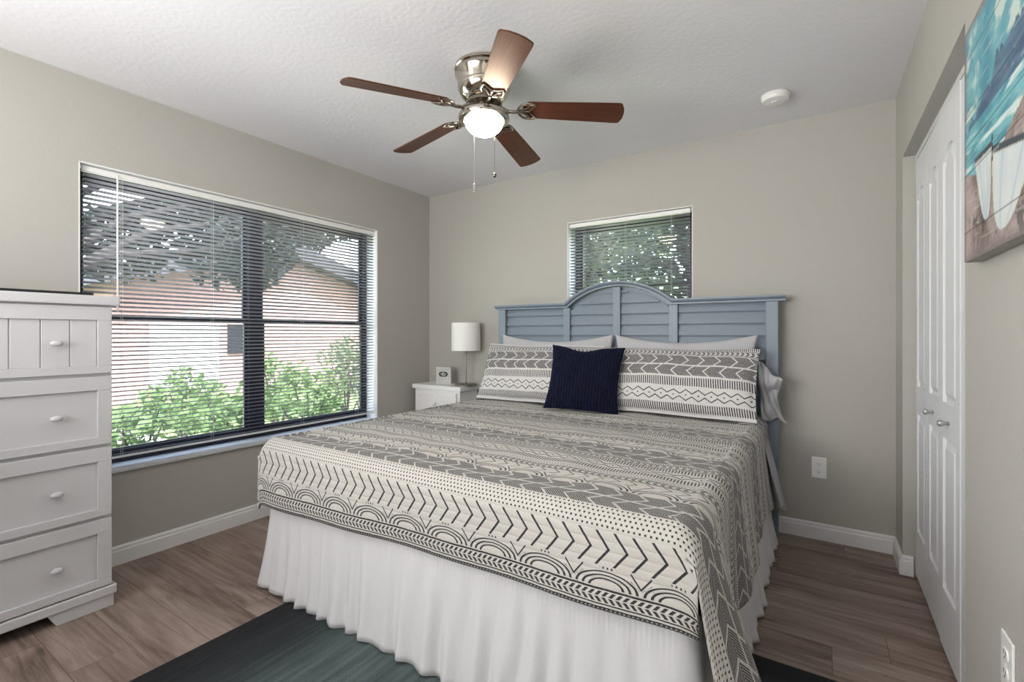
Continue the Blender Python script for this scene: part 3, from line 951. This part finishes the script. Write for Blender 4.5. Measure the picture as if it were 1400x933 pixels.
# ------------------------------------------------------------------ dresser
DX0, DX1, DY0, DY1 = -2.995, -2.585, .045, .785
ds = thing('dresser', 'tall white four drawer dresser left of the large window', 'dresser', ((DX0 + DX1) / 2, (DY0 + DY1) / 2, 0))
cx2, cy2 = ds.location.x, ds.location.y
def db(m, x0, x1, y0, y1, z0, z1): m.box(x0 - cx2, x1 - cx2, y0 - cy2, y1 - cy2, z0, z1); return m
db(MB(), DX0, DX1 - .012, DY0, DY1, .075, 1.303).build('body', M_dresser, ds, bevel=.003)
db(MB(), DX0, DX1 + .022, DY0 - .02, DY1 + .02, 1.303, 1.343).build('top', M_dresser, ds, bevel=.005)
m = db(MB(), DX0, DX1 + .010, DY0 - .014, DY1 + .014, .052, .092); m.build('base_moulding', M_dresser, ds, bevel=.006)
for s_ in (1, -1):
    ye = DY1 + .004 if s_ > 0 else DY0 - .004
    m = MB(); m.prism([(ye - cy2, 0), (ye - s_ * .185 - cy2, 0), (ye - s_ * .215 - cy2, .055), (ye - cy2, .055)], 'x', DX1 - .03 - cx2, DX1 + .002 - cx2)
    m.build('leg', M_dresser, ds, bevel=.002)
    m = MB(); ya_, yb_ = sorted((ye, ye - s_ * .03)); db(m, DX0, DX1 - .03, ya_, yb_, 0, .055); m.build('leg', M_dresser, ds, bevel=.002)
zs = [(1.012, 1.297), (.707, .998), (.400, .693), (.098, .386)]
for i, (a, b_) in enumerate(zs):
    y0_, y1_ = DY0 + .004, DY1 - .004
    d = db(MB(), DX1 - .012, DX1 - .007, y0_, y1_, a, b_)
    f = .048
    for q in ((y0_, y1_, b_ - .058, b_), (y0_, y1_, a, a + .034), (y0_, y0_ + f, a + .034, b_ - .058), (y1_ - f, y1_, a + .034, b_ - .058)):
        db(d, DX1 - .007, DX1 + .006, q[0], q[1], q[2], q[3])
    if i == 0:
        k = 0; yy = y1_ - f - .0875
        edges = [y1_ - f]
        while yy > y0_ + f: edges.append(yy); yy -= .0875
        edges.append(y0_ + f)
        for e0, e1 in zip(edges[1:], edges[:-1]): db(d, DX1 - .007, DX1 - .003, e0 + .0018, e1 - .0018, a + .034, b_ - .058)
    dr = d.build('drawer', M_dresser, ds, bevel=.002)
    for yk in (.600, .230):
        kn = MB(); kn.lathe([(.008, 0), (.008, .012), (.013, .017), (.0165, .024), (.014, .031), (.006, .034), (0, .034)], 24,
            Matrix.Translation((DX1 - .003 - cx2, yk - cy2, (a + .034 + b_ - .058) / 2)) @ Matrix.Rotation(R(90), 4, 'Y'), sx=.75, sy=1.25)
        kn.build('knob', M_dresser, dr, smooth=True)
o = MB().box(-.16, .16, -.32, .32, 0, .012).build('tray', M_blackgloss, bevel=.005, seg=3)
o.location = (-2.755, .405, 1.3435); tag(o, 'thin flat black tray lying on top of the tall dresser', 'tray')

# ------------------------------------------------------------------ ceiling fan
fan = thing('ceiling_fan', 'five blade ceiling fan in nickel and mahogany with lit glass bowl', 'ceiling fan', (-1.335, 1.811, H))
MB().lathe([(0, 0), (.128, 0), (.138, -.006), (.140, -.018), (.134, -.024), (.136, -.034), (.138, -.040), (.132, -.050), (.124, -.075), (.120, -.090), (.125, -.096),
            (.123, -.108), (.113, -.128), (.098, -.146), (.078, -.160), (.050, -.166), (0, -.166)], 64).build('motor_housing', M_nickel, fan, smooth='auto')
MB().lathe([(.050, -.160), (.085, -.166), (.085, -.178), (.05, -.182), (.047, -.184), (.047, -.212), (0, -.212)], 48).build('switch_housing', M_bronze, fan, smooth='auto')
MB().lathe([(.045, -.205), (.052, -.207), (.060, -.213), (.110, -.219), (.119, -.226), (.121, -.244), (.117, -.250), (.096, -.253), (.094, -.244), (.02, -.24), (0, -.24)], 56).build('light_plate', M_nickel, fan, smooth='auto')
pr = [(.092, -.244)] + [(.092 * math.cos(a), -.250 - .072 * math.sin(a)) for a in [PI / 2 * k / 14 for k in range(15)]]
MB().lathe(pr, 48).build('light_bowl', M_glow, fan, smooth=True)
def blade(ang):
    M = Matrix.Rotation(ang, 4, 'Z') @ Matrix.Translation((0, 0, -.192)) @ Matrix.Rotation(R(4.2), 4, 'Y') @ Matrix.Rotation(R(-13), 4, 'X')
    # outline: narrower rounded root, wide rounded tip
    r0, r1 = .185, .640
    top = []; n = 26
    for k in range(n + 1):
        q = k / n; q = 1 - (1 - q) ** 1.6; x = r0 + (r1 - r0) * q
        hw = .052 + .015 * q ** .8
        if q < .06: hw *= math.sqrt(max(0, 1 - (1 - q / .06) ** 2)) * .45 + .55
        e = (r1 - x) / .022
        if e < 1: hw *= math.sqrt(max(0, 1 - (1 - e) ** 2)) * .16 + .84
        top.append((x, hw))
    bulge = [(r1 + .012 * math.cos(t), 0) for t in (0,)]
    poly = [(x, h) for x, h in top] + [(r1 + .010, top[-1][1] * .55), (r1 + .013, 0), (r1 + .010, -top[-1][1] * .55)] + [(x, -h) for x, h in reversed(top)]
    m = MB(); m.prism(poly, 'z', -.003, .003)
    o = m.build('blade', M_mahog, fan, bevel=.0015)
    o.matrix_local = M
    # iron: arm from hub, then open scroll plate under the blade root
    ir = MB()
    ir.tube([(.060, 0, .012), (.088, 0, .001), (.115, 0, -.012), (.145, 0, -.014), (.168, 0, -.009)], [.011, .009, .008, .008, .010], 10)
    for s_ in (1, -1):
        ir.tube([(.160, 0, -.009), (.168, s_ * .022, -.009), (.182, s_ * .042, -.008), (.204, s_ * .051, -.007), (.232, s_ * .049, -.007), (.246, s_ * .044, -.006)], [.006, .006, .006, .006, .005, .003], 8)
        ir.tube([(.160, 0, -.009), (.184, s_ * .012, -.009), (.206, s_ * .024, -.008), (.216, s_ * .040, -.008), (.214, s_ * .050, -.008)], .0045, 8)
    ir.tube([(.160, 0, -.009), (.190, 0, -.009), (.214, 0, -.008)], [.006, .004, .005], 8)
    ir.tube([(.246, -.044, -.006), (.228, -.022, -.008), (.214, 0, -.008), (.228, .022, -.008), (.246, .044, -.006)], .0045, 8)
    i_ = ir.build('blade_arm', M_bronze, o, smooth='auto')
for k in range(5): blade(R(28.5 + 72 * k))
def pull(x, y, z1, m_, name, bead):
    c = MB(); c.tube([(x, y, -.245), (x, y, z1)], .0008, 6)
    zz = -.26
    o = c.build(name, m_, fan)
    b_ = MB()
    if bead == 1:
        for k in range(4): b_.lathe([(0, .005), (.0045, .003), (.0055, 0), (.0045, -.003), (0, -.005)], 12, Matrix.Translation((x, y, z1 - .004 - .011 * k)))
    else: b_.lathe([(0, .012), (.004, .010), (.0095, .001), (.0100, -.004), (.006, -.011), (0, -.013)], 16, Matrix.Translation((x, y, z1 - .008)))
    b_.build('pull', m_, o, smooth=True)
pull(-.036, -.030, -.55, M_knob, 'pull_chain', 1)
pull(.052, .012, -.505, M_bronze, 'pull_chain', 2)
pl_ = bpy.data.lights.new('fan_bulb', 'POINT'); pl_.energy = 5; pl_.color = (1, .84, .64); pl_.shadow_soft_size = .09

# ------------------------------------------------------------------ smoke detector, outlets
sd = thing('smoke_detector', 'round white smoke detector on the ceiling near the closet', 'smoke detector', (-.20, 2.85, H))
MB().lathe([(0, 0), (.062, 0), (.068, -.003), (.070, -.012), (.066, -.016), (.066, -.018)], 40).build('base', M_plastic, sd, smooth='auto')
MB().lathe([(.064, -.014), (.0655, -.024), (.060, -.034), (.045, -.037), (.018, -.037), (.016, -.040), (0, -.040)], 40).build('cover', M_plastic, sd, smooth='auto')
def outlet(label, loc, rz):
    t = thing('wall_outlet', label, 'outlet', loc, rz)
    pl = MB().box(-.037, .037, -.006, 0, -.060, .060).build('plate', M_plastic, t, bevel=.003, seg=3)
    for s_ in (1, -1):
        m = MB(); pts = [(.0165 * math.cos(a) , .0145 * max(-.85, min(.85, math.sin(a))) + s_ * .0205) for a in [2 * PI * k / 24 for k in range(24)]]
        m.prism(pts, 'y', -.0085, -.005)
        rc = m.build('receptacle', M_plastic, t)
        m = MB(); z = s_ * .0205
        m.box(-.0072, -.0055, -.0089, -.0084, z - .001, z + .008); m.box(.0055, .0072, -.0089, -.0084, z - .001, z + .007)
        m.prism([(.0025 * math.cos(a), z - .007 + .0025 * math.sin(a)) for a in [2 * PI * k / 12 for k in range(12)]], 'y', -.0089, -.0084)
        m.build('slots', M_slot, rc)
    m = MB(); m.prism([(.003 * math.cos(a), .003 * math.sin(a)) for a in [2 * PI * k / 12 for k in range(12)]], 'y', -.0072, -.0055); m.build('screw', M_rail, t)
outlet('white duplex outlet low on the back wall right of the bed', (-.008, YB, .412), 0)
outlet('white duplex outlet on the near right wall below the boat painting', (XR, 1.425, .475), R(-90))

# ------------------------------------------------------------------ boat painting on planked canvas
def painting():
    y0, y1, z0, z1 = .83, 1.631, 1.36, 1.93
    t = thing('boat_painting', 'canvas painting of white rowing boats by a turquoise sea on the right wall', 'painting', (XR, (y0 + y1) / 2, (z0 + z1) / 2))
    W_, H_ = y1 - y0, z1 - z0
    m = MB(); m.box(-.032, 0, -W_ / 2, W_ / 2, -H_ / 2, H_ / 2)
    m.build('canvas_frame', M_canvas_edge, t, bevel=.002)
    # painted face, colour per grid point. a: 0 far (left in view) .. 1 near, b: 0 bottom .. 1 top
    nx, nz = 260, 190
    rr = random.Random(9)
    from mathutils import noise
    def nz_(x, y, s, o=0): return noise.fractal(Vector((x * s, y * s, o)), 1.0, 2.0, 4)
    def mix(c, d, t): t = max(0, min(1, t)); return [c[i] * (1 - t) + d[i] * t for i in range(3)]
    def col(a, b):
        asp = W_ / H_
        x = a * asp                      # in units of the height
        n1 = nz_(x, b, 5); n2 = nz_(x * .8, b * 3.5, 6, 3); n3 = nz_(x, b, 30, 7)
        # sky
        c = mix((.045, .27, .36), (.16, .45, .50), .5 + .9 * n1)
        cl = nz_(x * 1.0, b * 1.6, 4, 5)
        c = mix(c, (.50, .62, .55), (cl - .12) * 4 if b > .6 else 0)
        # mountains
        ridge = .575 + .14 * max(0, math.sin(x * 2.6 - .35)) + .05 * nz_(x, 0, 7, 2) + .02 * nz_(x, 0, 25, 2)
        if b < ridge and b > .5: c = mix((.045, .10, .19), (.10, .20, .30), .5 + n2)
        # sea
        if b <= .555: c = mix((.04, .28, .36), (.15, .48, .53), .5 + 1.2 * n2)
        foam = nz_(x * .5, b * 6, 4, 11)
        if b <= .57 and foam > .22: c = mix(c, (.6, .72, .68), (foam - .22) * 5)
        # beach
        shore = .33 + .03 * math.sin(x * 3 + 1) + .03 * n1
        if x > .5: shore += min(.12, (x - .5) * .5)
        if b < shore:
            c = mix((.20, .145, .13), (.42, .33, .31), .5 + n1 * 1.2 + n3 * .5)
        # boats: bows pointing to the viewer
        inboat = False
        def boat(xc, top, bot, hw, c0, lean):
            nonlocal c, inboat
            if bot < b < top:
                q = (b - bot) / (top - bot)
                xx = xc + lean * (1 - q)
                wl = hw * (q ** .42)
                d = (x - xx)
                if abs(d) < wl:
                    e = abs(d) / wl; inboat = True
                    s = mix(c0, (.62, .68, .66), .5 + .9 * nz_(x * 3, b * .8, 6, 4))
                    s = mix(s, (.22, .32, .40), max(0, .5 - abs(e - .45) * 5) * .7)
                    if e > .93: s = (.62, .60, .42)
                    if q > .90: s = (.05, .07, .085)
                    if (.90 < q < .915): s = (.5, .5, .4)
                    c = list(s)
        boat(.28, .41, .125, .115, (.46, .55, .62), .05)
        boat(.64, .385 - .2 * (x - .405), .055, .235, (.56, .63, .66), -.11)
        if abs(x - .405) < .006 and .33 < b < .43: c = [.03, .05, .06]
        # dark tufts under the bows
        if b < .22 and nz_(x, b, 9, 21) > .34 and not inboat: c = mix(c, (.05, .05, .05), .7)
        # scratches and darker rim
        if nz_(x * .4, b * 9, 9, 31) > .5: c = mix(c, (.6, .6, .55), .35)
        rim = min(a * asp, b, 1 - b, (1 - a) * asp)
        if rim < .05: c = mix((.22, .17, .17), c, rim / .05 + .25 * n1)
        # plank gaps
        for g in (.125, .25, .375, .5, .625, .75, .875):
            if abs(b - g) < .0026: c = [q * .35 for q in c]
        gr = sum(c) / 3
        return [q * .84 + gr * .16 for q in c]
    m = MB(); cols = []
    for j in range(nz + 1):
        for i in range(nx + 1):
            a, b = i / nx, j / nz
            m.v.append((-.0328, W_ / 2 - a * W_, -H_ / 2 + b * H_)); cols.append(col(a, b))
    n1 = nx + 1
    m.f = [(j * n1 + i, j * n1 + i + 1, (j + 1) * n1 + i + 1, (j + 1) * n1 + i) for j in range(nz) for i in range(nx)]
    mm, nt, bs_ = new_mat('boat_painting_paint')
    at = nt.nodes.new('ShaderNodeVertexColor'); at.layer_name = 'paint'
    nt.links.new(at.outputs[0], bs_.inputs['Base Color']); bs_.inputs['Roughness'].default_value = .7
    o = m.build('painted_face', mm, t)
    ca = o.data.color_attributes.new('paint', 'FLOAT_COLOR', 'POINT')
    buf = []
    for c in cols: buf += [c[0], c[1], c[2], 1]
    ca.data.foreach_set('color', buf)
painting()

# ------------------------------------------------------------------ garden outside
M_grass = mat('lawn', (.17, .24, .09), .9, bump=.4, bscale=40, var=.35, vscale=6)
M_mulch = mat('pale_garden_bed', (.50, .43, .38), .95, bump=.5, bscale=60, var=.3, vscale=12)
M_stucco = mat('salmon_stucco', (.40, .25, .235), .9, bump=.2, bscale=60, var=.08)
M_roof = mat('grey_shingles', (.085, .085, .10), .9, bump=.4, bscale=30, var=.2)
M_drive = mat('white_driveway', (.80, .78, .74), .85)
M_bark = mat('bark', (.045, .04, .04), .95, bump=.8, bscale=30, var=.3)
def leaf_mat(name, c):
    m, nt, b = new_mat(name)
    tc = nt.nodes.new('ShaderNodeTexCoord'); n = nt.nodes.new('ShaderNodeTexNoise'); n.inputs['Scale'].default_value = 5
    nt.links.new(tc.outputs['Object'], n.inputs['Vector'])
    nt.links.new(ramp(nt, n.outputs['Fac'], [(.3, [q * .5 for q in c]), (.7, [min(1, q * 1.5) for q in c])]), b.inputs['Base Color'])
    b.inputs['Roughness'].default_value = .6
    # light also comes through the thin leaves
    tr = nt.nodes.new('ShaderNodeBsdfTranslucent'); tr.inputs[0].default_value = rgb([min(1, q * 1.6) for q in c])
    mx = nt.nodes.new('ShaderNodeMixShader'); mx.inputs[0].default_value = .35
    nt.links.new(b.outputs[0], mx.inputs[1]); nt.links.new(tr.outputs[0], mx.inputs[2])
    nt.links.new(mx.outputs[0], nt.nodes['Material Output'].inputs[0])
    return m
M_leafA = leaf_mat('tree_leaves', (.040, .052, .045))
M_leafB = leaf_mat('shrub_leaves', (.12, .19, .075))
M_leafC = leaf_mat('olive_leaves', (.13, .16, .10))
GZ = -.32
g = MB().box(-45, 6, -12, 40, GZ - .2, GZ).build('ground', M_grass, kind='structure')
MB().box(-6.5, -3.4, -1, 8.5, GZ, GZ + .03).build('garden_bed', M_mulch, kind='structure')
MB().box(-11, -6.6, -3, 2.9, GZ, GZ + .04).build('driveway', M_drive, kind='structure')
def leaves(m, rr, c, rad, n, size, squash=1):
    for _ in range(n):
        while True:
            p = Vector((rr.uniform(-1, 1), rr.uniform(-1, 1), rr.uniform(-1, 1)))
            if .25 < p.length < 1: break
        p = Vector((p.x * rad, p.y * rad, p.z * rad * squash)) + Vector(c)
        d = Vector((rr.uniform(-1, 1), rr.uniform(-1, 1), rr.uniform(-.8, .8))).normalized()
        e = d.cross(Vector((rr.uniform(-1, 1), rr.uniform(-1, 1), rr.uniform(-1, 1)))).normalized()
        s_ = size * rr.uniform(.6, 1.3)
        m.add([p - d * s_, p + e * s_ * .42, p + d * s_, p - e * s_ * .42], [(0, 1, 2, 3)])
def tree(label, loc, h, crown, seed, lm, n=420, size=.13, group=None):
    rr = random.Random(seed)
    t = thing('tree', label, 'tree', loc)
    tr = MB(); tr.tube([(0, 0, 0), (.05, .03, h * .3), (-.03, .08, h * .6), (0, 0, h * .8)], [.20, .15, .11, .06], 10)
    lf = MB()
    for i, (dx, dy, dz, rad) in enumerate(crown):
        mid = Vector((dx * .45, dy * .45, (h * .45 + dz) / 2 + .2))
        tr.tube([(0, 0, h * .38), mid, (dx, dy, dz)], [.08, .055, .02], 7)
        leaves(lf, rr, (dx, dy, dz), rad, n, size, .75)
    tr.build('trunk', M_bark, t, smooth=True)
    lf.build('crown', lm, t)
cr = lambda rr, n, R_, z0, z1, r0, r1: [(rr.uniform(-R_, R_), rr.uniform(-R_, R_), rr.uniform(z0, z1), rr.uniform(r0, r1)) for _ in range(n)]
q = random.Random(21)
def cr2(rr, n, cx, cy, Rx, Ry, z0, z1, r0, r1): return [(cx + rr.uniform(-Rx, Rx), cy + rr.uniform(-Ry, Ry), rr.uniform(z0, z1), rr.uniform(r0, r1)) for _ in range(n)]
tree('spreading dark tree overhanging the left part of the large window view', (-7.6, .9, GZ), 4.0, cr2(q, 15, -.4, 2.5, 1.2, 1.7, 2.7, 4.6, .55, .95), 31, M_leafA, 620, .10)
tree('branching tree behind the salmon house roof', (-19.5, 12.6, GZ), 7.5, cr2(q, 11, 0, 0, 3.0, 3.4, 5.0, 8.5, 1.1, 1.8), 32, M_leafA, 260, .2)
tree('tree hanging over the roof beyond the right pane of the large window', (-10.2, 11.6, GZ), 5.4, cr2(q, 10, 0, -1.0, 1.2, 1.8, 3.6, 6.0, .7, 1.0), 33, M_leafA, 200)
tree('dense tree directly outside the small window above the bed', (-1.6, 8.4, GZ), 4.4, cr2(q, 14, 0, 0, 1.5, 1.2, 1.6, 4.8, .8, 1.1), 34, M_leafA, 300, .10)
tree('paler tree outside the small window to the left of the dense tree', (-5.0, 10.5, GZ), 4.4, cr2(q, 12, 0, 0, 1.6, 1.3, 1.6, 5.4, .8, 1.2), 35, M_leafC, 420, .12)
q = random.Random(4)
names = ['leftmost green shrub low outside the large window', 'second green shrub from the left outside the large window', 'third green shrub from the left just before the window mullion',
         'green shrub just right of the dark window mullion', 'second green shrub to the right of the window mullion', 'tall olive shrub second from the right outside the large window', 'rightmost olive shrub outside the large window']
for i, (x, y, hh) in enumerate([(-5.1, 1.72, .85), (-6.4, 2.65, 1.05), (-5.1, 2.50, .9), (-6.4, 3.80, 1.2), (-5.1, 3.42, 1.05), (-6.4, 4.95, 1.35), (-5.1, 4.30, 1.2)]):
    t = thing('shrub', names[i], 'shrub', (x, y, GZ), 0, 'shrubs outside the large window')
    st = MB(); lf = MB(); rr = random.Random(i + 50)
    for k in range(10):
        dx, dy, dz = rr.uniform(-.4, .4), rr.uniform(-.22, .22), rr.uniform(.35, 1) * hh
        st.tube([(0, 0, 0), (dx * .5, dy * .5, dz * .6), (dx, dy, dz)], [.015, .01, .005], 5)
        leaves(lf, rr, (dx, dy, dz), .21, 60, .055)
    st.build('stems', M_bark, t); lf.build('foliage', M_leafB if i < 5 else M_leafC, t)
# neighbouring house
hs = thing('neighbour_house', 'salmon stucco house with grey gable roof across the garden', 'house', (-12.5, 7.6, GZ))
m = MB(); m.prism([(-3.8, 0), (3.8, 0), (3.8, 2.75), (0, 3.75), (-3.8, 2.75)], 'x', -5, 0); m.build('wall', M_stucco, hs)
m = MB()
for s_ in (1, -1):
    m.prism([(0, 3.62), (s_ * 4.3, 2.48), (s_ * 4.3, 2.84), (0, 4.02)], 'x', -5.3, .5)
m.build('roof', M_roof, hs)
MB().box(.0, .03, -3.15, -1.7, .12, 1.75).build('bright_panel', M_drive, hs)  # white panel added to stand for an overexposed stretch of driveway
MB().box(.0, .03, -1.5, -1.1, 1.0, 1.75).build('window', M_black, hs)
